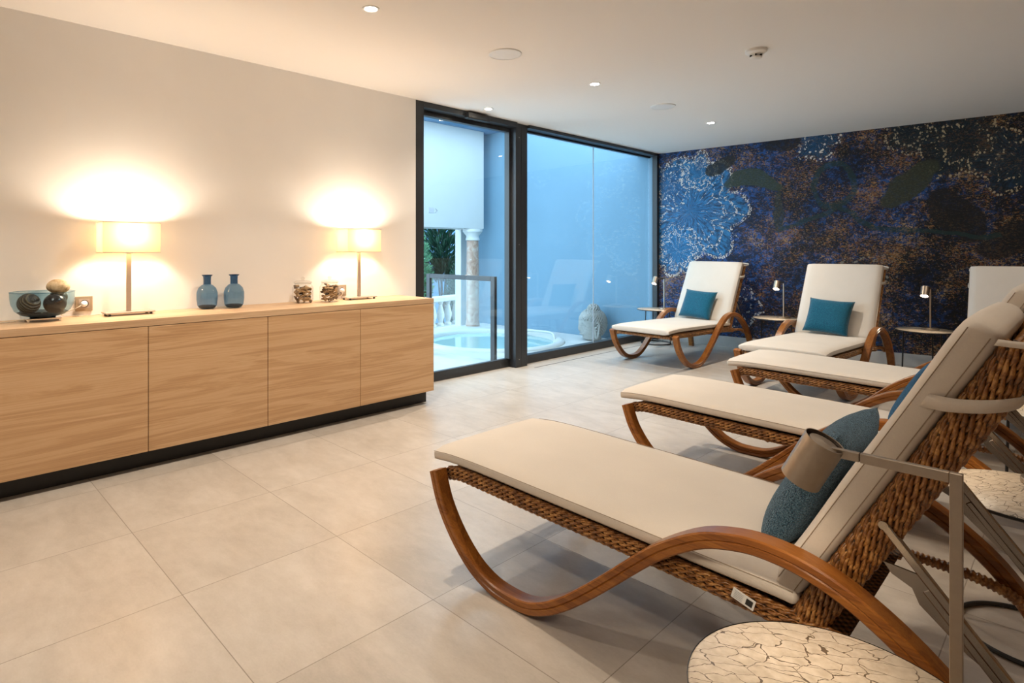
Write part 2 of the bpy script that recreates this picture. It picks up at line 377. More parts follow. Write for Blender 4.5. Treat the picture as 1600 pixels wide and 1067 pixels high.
# ------------------------------------------------------------------ mesh helper
class MB:
    def __init__(s): s.v = []; s.f = []
    def add(s, vs_, fs):
        b = len(s.v); s.v += [tuple(v) for v in vs_]; s.f += [tuple(i + b for i in f) for f in fs]; return s
    def box(s, x0, x1, y0, y1, z0, z1):
        v = [(x0, y0, z0), (x1, y0, z0), (x1, y1, z0), (x0, y1, z0), (x0, y0, z1), (x1, y0, z1), (x1, y1, z1), (x0, y1, z1)]
        return s.add(v, [(0, 3, 2, 1), (4, 5, 6, 7), (0, 1, 5, 4), (1, 2, 6, 5), (2, 3, 7, 6), (3, 0, 4, 7)])
    def obox(s, c, ax, ay, az):
        c, ax, ay, az = map(Vector, (c, ax, ay, az))
        v = [c + ax * i + ay * j + az * k for k in (-1, 1) for i, j in ((-1, -1), (1, -1), (1, 1), (-1, 1))]
        return s.add(v, [(0, 3, 2, 1), (4, 5, 6, 7), (0, 1, 5, 4), (1, 2, 6, 5), (2, 3, 7, 6), (3, 0, 4, 7)])
    def sweep(s, path, section, up=(0, 1, 0), closed=False, caps=True, scale=None):
        """section points (a,b): a along 'normal', b along 'up'"""
        P = [Vector(p) for p in path]; n = len(P); k = len(section); up = Vector(up); vs_ = []
        for i, p in enumerate(P):
            if closed: t = P[(i + 1) % n] - P[i - 1]
            else: t = P[min(i + 1, n - 1)] - P[max(i - 1, 0)]
            t.normalize(); U = up - t * up.dot(t)
            if U.length < 1e-4: U = Vector((1, 0, 0)) - t * t.x
            U.normalize(); N = U.cross(t)
            q = scale[i] if scale else 1
            for a_, b_ in section: vs_.append(p + N * a_ * q + U * b_ * q)
        fs = []
        for i in range(n if closed else n - 1):
            j = (i + 1) % n
            for m_ in range(k):
                m2 = (m_ + 1) % k
                fs.append((i * k + m_, i * k + m2, j * k + m2, j * k + m_))
        if not closed and caps:
            fs.append(tuple(range(k - 1, -1, -1))); fs.append(tuple((n - 1) * k + m_ for m_ in range(k)))
        return s.add(vs_, fs)
    def tube(s, path, r, n=8, closed=False, up=(0, 1, 0), scale=None):
        sec = [(r * math.cos(2 * PI * i / n), r * math.sin(2 * PI * i / n)) for i in range(n)]
        return s.sweep(path, sec, up, closed, scale=scale)
    def lathe(s, prof, n=32, c=(0, 0, 0), cap=True):
        vs_ = []; k = len(prof)
        for r, z in prof:
            for i in range(n):
                t = 2 * PI * i / n; vs_.append((c[0] + r * math.cos(t), c[1] + r * math.sin(t), c[2] + z))
        fs = [(j * n + i, j * n + (i + 1) % n, (j + 1) * n + (i + 1) % n, (j + 1) * n + i) for j in range(k - 1) for i in range(n)]
        if cap:
            fs.append(tuple(range(n - 1, -1, -1))); fs.append(tuple((k - 1) * n + i for i in range(n)))
        return s.add(vs_, fs)
    def ball(s, c, r, n=12, m=8, sq=(1, 1, 1)):
        vs_ = []; 
        for j in range(m + 1):
            ph = PI * j / m
            for i in range(n):
                t = 2 * PI * i / n
                vs_.append((c[0] + r * sq[0] * math.sin(ph) * math.cos(t), c[1] + r * sq[1] * math.sin(ph) * math.sin(t), c[2] - r * sq[2] * math.cos(ph)))
        fs = [(j * n + i, j * n + (i + 1) % n, (j + 1) * n + (i + 1) % n, (j + 1) * n + i) for j in range(m) for i in range(n)]
        return s.add(vs_, fs)
    def build(s, name, mat, parent=None, smooth=True, bevel=0.0, sharp=40, weld=False):
        me = bpy.data.meshes.new(name); me.from_pydata(s.v, [], s.f); me.update()
        bm = bmesh.new(); bm.from_mesh(me)
        if weld: bmesh.ops.remove_doubles(bm, verts=bm.verts, dist=1e-5)
        bmesh.ops.recalc_face_normals(bm, faces=bm.faces)
        bm.to_mesh(me); bm.free()
        me.materials.append(M[mat])
        if smooth:
            for p in me.polygons: p.use_smooth = True
            try: me.set_sharp_from_angle(angle=math.radians(sharp))
            except Exception: pass
        o = bpy.data.objects.new(name, me); C.objects.link(o)
        if bevel:
            b = o.modifiers.new('bevel', 'BEVEL'); b.width = bevel; b.segments = 2; b.limit_method = 'ANGLE'; b.angle_limit = 0.7
        if parent: o.parent = parent
        return o

def catmull(pts, per=6, closed=False):
    P = [Vector(p) for p in pts]; n = len(P); out = []
    for i in range(n if closed else n - 1):
        if closed: p0, p1, p2, p3 = P[i - 1], P[i], P[(i + 1) % n], P[(i + 2) % n]
        else: p0, p1, p2, p3 = P[max(i - 1, 0)], P[i], P[i + 1], P[min(i + 2, n - 1)]
        for k in range(per):
            t = k / per
            out.append(0.5 * ((2 * p1) + (p2 - p0) * t + (2 * p0 - 5 * p1 + 4 * p2 - p3) * t * t + (3 * p1 - p0 - 3 * p2 + p3) * t ** 3))
    if not closed: out.append(P[-1])
    return out
def resample(P, step):
    P = [Vector(p) for p in P]; out = [P[0].copy()]; acc = 0
    for a_, b_ in zip(P, P[1:]):
        L = (b_ - a_).length; d = step - acc
        while d <= L:
            out.append(a_.lerp(b_, d / L)); d += step
        acc = (acc + L) % step
    return out

def thing(name, label, cat, loc=(0, 0, 0), rot=0.0, group=None):
    o = bpy.data.objects.new(name, None); C.objects.link(o); o.location = loc; o.rotation_euler = (0, 0, rot)
    o.empty_display_size = 0.1; o['label'] = label; o['category'] = cat
    if group: o['group'] = group
    return o
def tag(o, label, cat, group=None, kind=None):
    o['label'] = label; o['category'] = cat
    if group: o['group'] = group
    if kind: o['kind'] = kind
    return o
def struct(o, label=None):
    o['kind'] = 'structure'
    if label: o['label'] = label
    return o
def dup(root, loc, rot, label, group=None):
    r = root.copy(); C.objects.link(r); r.location = loc
    r.rotation_euler = rot if isinstance(rot, tuple) else (0, 0, rot)
    r['label'] = label
    if group: r['group'] = group
    for ch in list(root.children):
        c_ = ch.copy(); C.objects.link(c_); c_.parent = r
        for g in list(ch.children):
            d_ = g.copy(); C.objects.link(d_); d_.parent = c_
    return r

# ================================================================== ROOM SHELL
WX = -3.835; CH = 2.42; RX = 1.75; BY = -1.7
MUR0 = Vector((-3.84, 7.2, 0)); MANG = math.atan(0.0635)
FRONT_X = -3.96
def mural_y(x): return 7.2 + 0.0635 * (x + 3.84)
mb = MB(); mb.add([(-4.02, BY - .1, -0.1), (RX + .1, BY - .1, -0.1), (RX + .1, 7.7, -0.1), (-4.02, 7.2, -0.1), (-4.02, BY - .1, 0), (RX + .1, BY - .1, 0), (RX + .1, 7.7, 0), (-4.02, 7.2, 0)],
       [(0, 3, 2, 1), (4, 5, 6, 7), (0, 1, 5, 4), (1, 2, 6, 5), (2, 3, 7, 6), (3, 0, 4, 7)])
struct(mb.build('floor', 'floor', smooth=False), 'light beige stone tile floor of the relaxation room')
struct(MB().box(-4.15, RX + .1, BY - .1, 7.75, CH, CH + .2).build('ceiling', 'ceiling', smooth=False), 'white plaster ceiling with round spotlights')
struct(MB().box(WX - .3, WX, BY - .1, 3.114, 0, CH).build('wall_left', 'wall_paint', smooth=False), 'cream painted wall behind the sideboard')
struct(MB().box(RX, RX + .1, BY, 7.7, 0, CH).build('wall_right', 'oak', smooth=False), 'unseen oak wall beyond the right edge, darker to cut fill light')  # unseen side wall, given oak instead of pale paint to reduce bounced fill
struct(MB().box(WX, RX, BY - .1, BY, 0, CH).build('wall_back', 'wall_paint', smooth=False), 'plain painted wall behind the viewer')
L_ = 5.65
w = MB().box(0, L_, 0, .2, 0, CH).build('wall_mural', 'mural', smooth=False); w.location = MUR0; w.rotation_euler = (0, 0, MANG)
struct(w, 'dark blue mural wall with flowers, leaves and gold flecks')
w = MB().box(0, L_, -.02, -0.0005, 0, .125).build('baseboard_mural', 'plinth_stone', smooth=False, bevel=.003); w.location = MUR0; w.rotation_euler = (0, 0, MANG)
struct(w, 'grey stone baseboard under the mural')
struct(MB().box(-3.757, -3.749, 4.56, 7.15, -.0005, .0012).build('trim_1', 'dark_hole', smooth=False), 'thin dark slot in the floor along the window')

# ---- sliding door and window wall
door = bpy.data.objects.new('door_1', None); C.objects.link(door); door.location = (-3.9, 3.75, 0); struct(door, 'black framed glass sliding door to the terrace')
def pbox(name, mat, par, b, bev=0.002, smooth=False):
    ox, oy, oz = par.location
    return MB().box(b[0] - ox, b[1] - ox, b[2] - oy, b[3] - oy, b[4] - oz, b[5] - oz).build(name, mat, par, smooth=smooth, bevel=bev)
pbox('left_jamb', 'frame_black', door, (-4.02, WX - .003, 3.114, 3.205, 0, CH - .001))
pbox('head_rail', 'frame_black', door, (-4.02, WX - .003, 3.205, 4.40, 2.372, CH - .001))
pbox('sash_top_rail', 'frame_black', door, (-3.985, -3.93, 3.205, 4.40, 2.332, 2.372))
pbox('bottom_rail', 'frame_black', door, (-4.0, -3.955, 3.205, 4.41, 0.0, 0.085))
pbox('sash_stile', 'frame_black', door, (-3.985, -3.925, 4.375, 4.41, 0.085, 2.34))
pbox('glass_pane', 'window_glass', door, (-3.965, -3.957, 3.205, 4.38, .08, 2.34), 0)
win = bpy.data.objects.new('window_1', None); C.objects.link(win); win.location = (-3.9, 5.8, 0); struct(win, 'tall black framed fixed window to the terrace')
pbox('mullion', 'frame_black', win, (-4.02, -3.868, 4.41, 4.585, 0, CH - .001))
pbox('mullion_groove', 'black_metal', win, (-3.8685, -3.8665, 4.492, 4.498, 0.01, CH - .02), 0)
for z_ in (0.08, 1.22, 2.28): 
    b = MB().lathe([(0.006, 0), (0.005, .003), (0.001, .004)], 12).build('screw_cap', 'chrome', win); b.rotation_euler = (0, PI / 2, 0)
    b.location = (-3.8685 + 3.9, 4.46 - 5.8, z_)
pbox('head_rail', 'frame_black', win, (-4.02, WX - .003, 4.585, 7.2, 2.388, CH - .001))
pbox('head_track', 'frame_black', win, (-3.98, -3.94, 4.585, 7.16, 2.370, 2.388))
pbox('sill_rail', 'frame_black', win, (-4.02, -3.935, 4.585, 7.2, 0, .085))
pbox('right_jamb', 'frame_black', win, (-3.905, WX - .003, 7.145, 7.2, 0, CH - .001))
pbox('glass_pane', 'window_glass', win, (-3.965, -3.957, 4.585, 5.878, .08, 2.38), 0)
pbox('glass_pane', 'window_glass', win, (-3.965, -3.957, 5.882, 7.15, .08, 2.38), 0)
pbox('pane_joint', 'print_grey', win, (-3.967, -3.955, 5.878, 5.882, .085, 2.372), 0)
s_ = thing('door_sensor', 'small black motion sensor box fixed above the sliding glass door', 'door sensor', (-3.83, 3.83, 2.385))
MB().box(-.02, .035, -.14, .14, -.035, .02).build('housing', 'black_laminate', s_, bevel=.006)
MB().box(.0351, .037, -.1, .1, -.03, -.012).build('lens', 'black_metal', s_, smooth=False)

# ---- terrace outside
TZ = -0.076
t_ = MB().box(-7.05, -4.02, 2.2, 7.2, TZ - .5, TZ)
terr = t_.build('terrace_floor', 'paving', smooth=False); struct(terr, 'white terrace paving outside the glass')
struct(MB().box(-7.35, -3.85, 7.2, 7.45, TZ - .5, 3.7).build('terrace_wall', 'terrace_blue', smooth=False), 'blue painted terrace wall seen through the glass')
struct(MB().box(-4.02, WX - .3, 2.2, 3.11, TZ, CH).build('terrace_pier', 'terrace_white', smooth=False))
struct(MB().box(-16, -7.05, 2.0, 16, -1.2, -1.0).build('garden_ground', 'soil', smooth=False), 'dark garden soil beyond the terrace')
struct(MB().box(-13.4, -13.2, 2.0, 16, -1.0, 5).build('garden_wall', 'garden_wall', smooth=False), 'deep blue wall at the back of the garden')
# balcony box on marble column
bal = thing('balcony', 'white rendered balcony block above the marble column outside', 'balcony', (-6.95, 6.2, 1.51))
MB().box(-.35, .12, -2.6, .79, 0.0, 1.60).build('fascia', 'terrace_white', bal, smooth=False, bevel=.006)
MB().box(-.42, .42, -2.65, .99, 1.60, 1.90).build('eave', 'garden_wall', bal, smooth=False)
sg = MB().box(.1205, .126, -.40, -.30, .22, .30).build('vent_plate', 'print_grey', bal, smooth=False)
ch = MB().sweep([(.124, -.27, .23), (.124, -.23, .26), (.124, -.27, .29)], [(-.003, -.003), (.003, -.003), (.003, .003), (-.003, .003)], up=(1, 0, 0)).build('arrow_mark', 'print_grey', bal, smooth=False)
col_ = thing('marble_column', 'rose veined marble column with white capital outside the glass', 'column', (-6.90, 6.80, TZ))
MB().lathe([(.115, 0), (.118, .03), (.108, .06), (.106, .10), (.104, .9), (.098, 1.40)], 40).build('shaft', 'marble', col_)
MB().lathe([(.10, 1.395), (.115, 1.40), (.115, 1.43), (.105, 1.44), (.105, 1.47), (.15, 1.53), (.16, 1.54), (.16, 1.583)], 40).build('capital', 'terrace_white', col_)
struct(MB().box(-7.36, -7.22, 6.84, 7.00, -1.0, 1.52).build('terrace_pilaster', 'terrace_white', smooth=False), 'pale square pilaster behind the marble column')
# balustrade
ba = thing('balustrade', 'weathered stone balustrade in front of the garden shrubs', 'balustrade', (-9.0, 7.7, -1.0))
bang = 0.45
dirv = Vector((math.sin(-0.2), math.cos(-0.2), 0))
ba.rotation_euler = (0, 0, 0.15)
MB().box(-.13, .13, -2.2, 1.4, 1.12, 1.22).build('rail', 'balustrade_stone', ba, smooth=False, bevel=.02)
MB().box(-.15, .15, -2.2, 1.4, 0.0, .62).build('plinth', 'balustrade_stone', ba, smooth=False, bevel=.02)
bp = MB().lathe([(.07, .62), (.07, .66), (.04, .69), (.075, .80), (.08, .86), (.05, .98), (.032, 1.05), (.05, 1.08), (.06, 1.12)], 20)
first = None
for i in range(15):
    if first is None: first = bp.build('baluster', 'balustrade_stone', ba); b = first
    else: b = first.copy(); C.objects.link(b)
    b.location = (0, -2.1 + .24 * i, 0)

# hot tub
tub = thing('hot_tub', 'round sunken hot tub with white rim and turquoise water', 'hot tub', (-5.62, 5.90, TZ))
MB().lathe([(.845, -.45), (.855, -.03), (.87, .015), (.90, .035), (.95, .037), (.985, .025), (1.0, 0.002), (1.0, -.05)], 72, cap=False).build('rim', 'terrace_white', tub)
MB().lathe([(.858, -.022), (.6, -.022), (.3, -.022), (.005, -.022)], 72, cap=False).build('water', 'water', tub)
# cut for the tub: water sits in the paving opening
cut = MB().lathe([(.95, -.7), (.95, .2)], 72).build('tub_cutter', 'paving', None)
cut.location = tub.location
bo = terr.modifiers.new('opening', 'BOOLEAN'); bo.object = cut; bo.operation = 'DIFFERENCE'; bo.solver = 'EXACT'
bpy.context.view_layer.update()
dg = bpy.context.evaluated_depsgraph_get(); me_new = bpy.data.meshes.new_from_object(terr.evaluated_get(dg))
terr.modifiers.clear(); terr.data = me_new
bpy.data.objects.remove(cut)
hr = MB().tube(catmull([(-.05, .80, -.04), (-.05, .80, .05), (.28, .78, .075), (.55, .66, .075), (.62, .60, -.04)], 6), .018, 10).build('headrest', 'terrace_white', tub)

# railing
rl = thing('glass_railing', 'dark metal framed glass railing standing beside the hot tub', 'railing', (-4.30, 4.55, TZ))
zt = .885 - TZ
fr = MB(); fr.box(-.03, .03, -.02, .02, 0, zt).box(-1.02, -.03, -.02, .02, zt - .05, zt).box(-1.08, -1.02, -.02, .02, 0, zt).build('frame', 'frame_black', rl, smooth=False, bevel=.004)
MB().box(-1.02, -.03, -.005, .005, .06, zt - .05).build('glass_pane', 'rail_glass', rl, smooth=False)
rl.rotation_euler = (0, 0, 0.0)

# shrubs
def shrub(name, label, loc, size, mat, count, leafsize, seed, shape='ball'):
    rnd = random.Random(seed); t = thing(name, label, 'shrub', loc, 0, None); mb = MB()
    for i in range(count):
        if shape == 'ball':
            v = Vector((rnd.gauss(0, 1), rnd.gauss(0, 1), rnd.gauss(0, 1))).normalized() * (0.55 + .45 * rnd.random())
            p = Vector((v.x * size[0], v.y * size[1], size[2] * .55 + v.z * size[2] * .5))
            d = Vector((v.x, v.y, v.z + .3)).normalized()
        else:
            an = rnd.random() * 2 * PI; tt = rnd.random()
            p = Vector((math.cos(an) * size[0] * tt, math.sin(an) * size[1] * tt, size[2] * (.35 + .65 * rnd.random() * (1 - .5 * tt))))
            d = Vector((math.cos(an), math.sin(an), .9)).normalized()
        side = d.cross(Vector((rnd.random() - .5, rnd.random() - .5, rnd.random() - .5))).normalized()
        l = leafsize * (.7 + .6 * rnd.random()); wd = l * (.32 if shape == 'ball' else .13)
        n_ = d.cross(side)
        mb.add([p, p + d * l * .5 + side * wd + n_ * l * .06, p + d * l, p + d * l * .5 - side * wd + n_ * l * .06, p + d * l * .5 - n_ * l * .03], [(0, 1, 4), (1, 2, 4), (2, 3, 4), (3, 0, 4)])
    mb.build('foliage', mat, t, smooth=False)
    st = MB()
    for k in range(5):
        an = k * 1.3; st.tube([(0, 0, 0), (math.cos(an) * size[0] * .2, math.sin(an) * size[1] * .2, size[2] * .4), (math.cos(an) * size[0] * .5, math.sin(an) * size[1] * .5, size[2] * .8)], .03, 6, scale=[1, .7, .3])
    st.build('stem', 'bark', t)
    return t
shrub('round_shrub', 'pale green rounded shrub at the left of the garden', (-10.6, 8.55, -1.0), (.42, .42, 2.6), 'leaf_light', 2200, .085, 1)
shrub('reddish_shrub', 'brown leaved shrub in the middle of the garden', (-12.0, 9.35, -1.0), (.62, .62, 2.15), 'leaf_brown', 2200, .09, 2)
shrub('tall_shrub', 'tall dark pointed shrub beside the pale pilaster', (-12.3, 10.95, -1.0), (.62, .62, 3.6), 'leaf_dark', 1700, .24, 3, 'spike')
shrub('low_shrub', 'low dark green shrub right behind the stone balustrade', (-9.95, 9.45, -1.0), (.34, .34, 1.6), 'leaf_dark', 1700, .075, 4)
shrub('dark_shrub', 'dark leafy shrub beside the balustrade next to the pilaster', (-10.9, 10.35, -1.0), (.40, .40, 1.8), 'leaf_dark', 1900, .08, 5)
shrub('left_shrub', 'dark green shrub at the left edge of the garden view', (-10.0, 7.65, -1.0), (.40, .40, 1.9), 'leaf_dark', 1700, .085, 6)

# Buddha head
bh = thing('stone_head', 'grey stone head sculpture with curled hair outside the window', 'sculpture', (-4.70, 6.93, TZ))
bh.rotation_euler = (0, 0, math.radians(228))    # local +x = the way the face looks
K = 32
prof = [(0.0, .110, .105, -.03), (.03, .128, .112, -.012), (.055, .122, .112, -.008), (.08, .132, .120, .0), (.11, .136, .130, .0), (.15, .142, .142, .0), (.20, .146, .152, .0), (.26, .160, .162, .004), (.31, .162, .162, .004), (.37, .145, .145, .0), (.41, .10, .10, -.01), (.43, .03, .03, -.02)]
vs_ = []
for z_, rx, ry, ox in prof:
    for i in range(K):
        t = 2 * PI * i / K; x_ = rx * math.cos(t); y_ = ry * math.sin(t); sg = t if t < PI else t - 2 * PI
        f1 = math.exp(-(sg / .16) ** 2)
        nose = {.11: .018, .15: .068, .20: .044, .26: .018, .31: .006}.get(z_, 0) * f1
        lip = {.08: .024, .055: -.002, .03: .016}.get(z_, 0) * math.exp(-(sg / .32) ** 2)
        eye = {.20: -.016, .26: .006}.get(z_, 0) * math.exp(-((abs(sg) - .45) / .17) ** 2)
        vs_.append((x_ + ox + nose + lip + eye, y_, z_))
fs = [(j * K + i, j * K + (i + 1) % K, (j + 1) * K + (i + 1) % K, (j + 1) * K + i) for j in range(len(prof) - 1) for i in range(K)] + [tuple(range(K - 1, -1, -1)), tuple((len(prof) - 1) * K + i for i in range(K))]
fo = MB().add(vs_, fs).build('face', 'stone_grey', bh); sb = fo.modifiers.new('s', 'SUBSURF'); sb.levels = sb.render_levels = 2
for sgn in (-1, 1):
    em = MB().tube(catmull([(-.02, sgn * .150, .23), (-.03, sgn * .178, .255), (-.062, sgn * .182, .24), (-.064, sgn * .172, .17), (-.05, sgn * .155, .07), (-.03, sgn * .145, .05), (-.02, sgn * .150, .12), (-.02, sgn * .150, .20)], 5), .015, 8)
    em.build('ear', 'stone_grey', bh)
MB().tube(catmull([(.118, -.058, .090), (.142, -.030, .088), (.158, 0, .086), (.142, .030, .088), (.118, .058, .090)], 4), .009, 8).build('mouth', 'stone_grey', bh)
for sgn in (-1, 1):
    MB().tube(catmull([(.150, sgn * .03, .214), (.134, sgn * .070, .220), (.100, sgn * .112, .208)], 4), .007, 8).build('eyelid', 'stone_grey', bh)
hm = MB(); N_ = 640; rnd = random.Random(9)
for i in range(N_):
    zz = 1 - 2 * (i + .5) / N_; th_ = i * 2.399963; rr = math.sqrt(1 - zz * zz)
    x_, y_ = rr * math.cos(th_), rr * math.sin(th_)
    lim = .20 if x_ > .35 else (-.02 if x_ > -.05 else -.98)
    if zz < lim: continue
    hm.ball((-.018 + x_ * (.190 if x_ < 0 else .182), y_ * .180, .245 + zz * (.19 if zz > 0 else .225)), .0135 + .003 * rnd.random(), 6, 4)
for i in range(44):
    zz = 1 - (i + .5) / 46; th_ = i * 2.4; rr = math.sqrt(1 - zz * zz)
    hm.ball((-.03 + rr * math.cos(th_) * .078, rr * math.sin(th_) * .078, .415 + zz * .075), .0175, 7, 5)
hm.build('curled_hair', 'stone_grey', bh)

# ================================================================== CEILING FIXTURES
def downlight(x_, y_, label, first_=[None]):
    if first_[0] is None:
        t = thing('ceiling_spotlight', label, 'ceiling light', (x_, y_, CH), 0, 'recessed ceiling spotlights')
        MB().lathe([(.033, .0), (.033, -.003), (.043, -.004), (.045, 0)], 32, cap=False).build('ring', 'white_plastic', t)
        MB().lathe([(.033, -.0012), (.001, -.0015)], 24).build('lens', 'led', t)
        first_[0] = t
    else: t = dup(first_[0], (x_, y_, CH), 0, label)
    s = spot('spot_beam', (x_, y_, CH - .012), DOWN, size=2.25, blend=0.85)
    return t
downlight(-2.555, 1.775, 'nearest ceiling spotlight, at the top edge above the sideboard')
downlight(-2.555, 3.814, 'ceiling spotlight between the two round ceiling speakers')
downlight(-2.555, 5.82, 'ceiling spotlight nearest the mural wall')
downlight(-3.652, 3.795, 'small ceiling spotlight just inside the sliding door')
for i, (x_, y_) in enumerate(((-2.555, -.25), (-.12, -.25), (-.12, 1.775), (-.12, 3.814), (-.12, 5.82))):
    spot('spot_beam', (x_, y_, CH - .012), DOWN * (1.0 if x_ < -2 else .27), size=2.25, blend=0.85)
sp = thing('ceiling_speaker', 'larger round flush ceiling speaker near the top centre', 'ceiling speaker', (-2.555, 2.808, CH), 0, 'round ceiling speakers')
MB().lathe([(.105, 0), (.105, -.006), (.098, -.008)], 48, cap=False).build('rim', 'white_plastic', sp)
MB().lathe([(.099, -.0065), (.001, -.0065)], 48).build('grille', 'socket_grille' if 'socket_grille' in M else 'white_plastic', sp)
dup(sp, (-2.545, 4.841, CH), 0, 'smaller looking round flush ceiling speaker farther in, near the window top')
sd = thing('smoke_detector', 'small white smoke detector on the ceiling above the loungers', 'smoke detector', (-1.43, 3.906, CH))
MB().lathe([(.062, 0), (.062, -.016), (.052, -.024), (.03, -.026)], 36).build('base', 'white_plastic', sd)
MB().lathe([(.036, -.024), (.036, -.03), (.024, -.032), (.024, -.042), (.036, -.044), (.032, -.052), (.02, -.056)], 30).build('chamber', 'white_plastic', sd)
for k in range(5):
    an = k * 2 * PI / 5; MB().obox((math.cos(an) * .03, math.sin(an) * .03, -.037), (.006 * math.cos(an), .006 * math.sin(an), 0), (-.004 * math.sin(an), .004 * math.cos(an), 0), (0, 0, .006)).build('slot', 'dark_hole', sd, smooth=False)

# ================================================================== SIDEBOARD
SX = -3.40; Y0 = -0.385; Y1 = 2.938
sbd = thing('sideboard', 'long low light oak sideboard with flush doors on black plinth', 'sideboard', (-3.62, 1.28, 0))
ox, oy = -3.62, 1.28
def sb(name, mat, x0, x1, y0, y1, z0, z1, bev=.0015):
    return MB().box(x0 - ox, x1 - ox, y0 - oy, y1 - oy, z0, z1).build(name, mat, sbd, smooth=False, bevel=bev)
sb('body', 'black_laminate', WX + .002, SX - .022, Y0 + .02, Y1 - .02, .10, .757)
sb('plinth', 'black_laminate', WX + .002, -3.487, Y0 + .05, 2.955 - .02, 0, .10)
sb('worktop', 'oak_top', WX + .002, SX, Y0, Y1, .763, .80)
sb('side_panel', 'oak', WX + .002, SX - .0225, Y1 - .02, Y1, .10, .762)
sb('side_panel', 'oak', WX + .002, SX - .0225, Y0, Y0 + .02, .10, .762)
seams = [-0.385, .28, .946, 1.612, 2.278, 2.938]
for a0, a1 in zip(seams, seams[1:]):
    sb('door', 'oak', SX - .02, SX - .001, a0 + .0018, a1 - (.0018 if a1 < 2.9 else 0), .10, .760)

# ---- table lamps
def table_lamp(x_, y_, label, grp='lit table lamps on the sideboard'):
    t = thing('table_lamp', label, 'table lamp', (x_, y_, .80), 0, grp)
    b = MB().box(-.055, .055, -.125, .125, .012, .020)
    b.build('base', 'stem_nickel', t, smooth=False, bevel=.002)
    for sx in (-1, 1):
        for sy in (-1, 1): MB().lathe([(.008, 0), (.008, .012)], 12, (sx * .042, sy * .105, 0)).build('foot', 'black_metal', t)
    MB().box(-.006, .006, -.0125, .0125, .020, .345).build('stem', 'stem_nickel', t, smooth=False, bevel=.001)
    MB().lathe([(.006, .345), (.018, .348), (.026, .353), (.026, .364), (.012, .368)], 24).build('socket', 'white_plastic', t)
    MB().lathe([(.012, .36), (.018, .38), (.026, .405), (.026, .42), (.015, .438), (.002, .443)], 20).build('bulb', 'bulb_glow', t)
    sh = MB(); a_, b_ = .075, .145; th = .0015
    for (p, q) in (((-a_, -b_), (a_, -b_)), ((a_, -b_), (a_, b_)), ((a_, b_), (-a_, b_)), ((-a_, b_), (-a_, -b_))):
        sh.add([(p[0], p[1], .352), (q[0], q[1], .352), (q[0], q[1], .518), (p[0], p[1], .518)], [(0, 1, 2, 3)])
    so = sh.build('shade', 'shade', t, smooth=False, weld=True)
    for z_ in (.352, .518): MB().tube([(-a_, -b_, z_), (a_, -b_, z_), (a_, b_, z_), (-a_, b_, z_)], .0022, 6, closed=True, up=(0, 0, 1)).build('shade_wire', 'stem_nickel', t)
    return t
def bulb_light(x_, y_):
    l = bpy.data.lights.new('bulb_light', 'POINT'); l.energy = SHADE_W; l.color = (1, .86, .70); l.shadow_soft_size = .04
    o = bpy.data.objects.new('bulb_light', l); C.objects.link(o); o.location = (x_, y_, 1.262)
L1 = table_lamp(-3.715, .93, 'left table lamp with rectangular linen shade, beside the blue bowl')
L2 = dup(L1, (-3.715, 2.475, .80), 0, 'right table lamp with rectangular linen shade, beside the glass jars')
bulb_light(-3.715, .93); bulb_light(-3.715, 2.475)

# ---- sockets and cables
def wall_socket(y_, z_, w_, label):
    t = thing('wall_socket', label, 'socket', (WX, y_, z_), 0, None)
    MB().box(0, .008, -w_ / 2, w_ / 2, -.041, .041).build('plate', 'socket_beige', t, smooth=False, bevel=.002)
    MB().obox((.0085, 0, 0), (.0008, 0, 0), (0, .026, 0), (0, 0, .026)).build('insert', 'stem_nickel', t, smooth=False, bevel=.0004)
    q = MB().lathe([(.021, 0), (.021, .002), (.001, .002)], 28).build('well', 'dark_hole', t); q.rotation_euler = (0, PI / 2, 0); q.location = (.0095, 0, 0)
    q = MB().lathe([(.017, .0), (.017, .02), (.011, .034), (.005, .05)], 20).build('plug', 'white_plastic', t); q.rotation_euler = (0, PI / 2, -.35); q.location = (.0105, 0, 0)
    return t
wall_socket(.735, .866, .083, 'beige wall socket with white plug, right of the blue bowl')
wall_socket(2.395, .863, .083, 'beige wall socket half hidden behind the right glass jar')
def cable(pts, label):
    o = MB().tube(catmull(pts, 6), .0022, 6).build('power_cord', 'cord_clear'); tag(o, label, 'cord'); return o
cable([(-3.785, .718, .864), (-3.77, .68, .845), (-3.785, .62, .815), (-3.80, .72, .8026), (-3.81, .80, .8026), (-3.80, .90, .8026), (-3.775, .93, .806)], 'thin clear cord from left socket to left table lamp')
cable([(-3.785, 2.378, .861), (-3.765, 2.36, .835), (-3.79, 2.34, .808), (-3.81, 2.40, .8026), (-3.80, 2.44, .8026), (-3.775, 2.47, .806)], 'thin clear cord from right socket to right table lamp')
cable([(-3.72, -.38, .8026), (-3.70, 0, .8026), (-3.74, .20, .8026), (-3.70, .36, .8026), (-3.70, .415, .806)], 'thin cord lying on the worktop left of the blue bowl')

# ---- vases, jars, bowl
va = thing('glass_vase', 'left smoky blue glass bottle vase with flared lip', 'vase', (-3.74, 1.375, .80), 0, 'blue glass bottle vases')
body_p = [(.022, .003), (.045, .006), (.056, .022), (.061, .06), (.061, .10), (.052, .128), (.032, .148), (.0225, .152)]
MB().lathe([(.001, .002)] + body_p, 40, cap=False).build('body', 'blue_vase', va)
MB().lathe([(.001, .004), (.04, .006), (.053, .020), (.04, .024), (.001, .018)], 40, cap=False).build('thick_bottom', 'bowl_dark', va)
MB().lathe([(.0225, .152), (.022, .175), (.023, .200), (.031, .208), (.031, .211), (.020, .205)], 40, cap=False).build('neck', 'blue_neck', va)
dup(va, (-3.70, 1.527, .80), 0, 'right smoky blue glass bottle vase, nearer the glass jars')

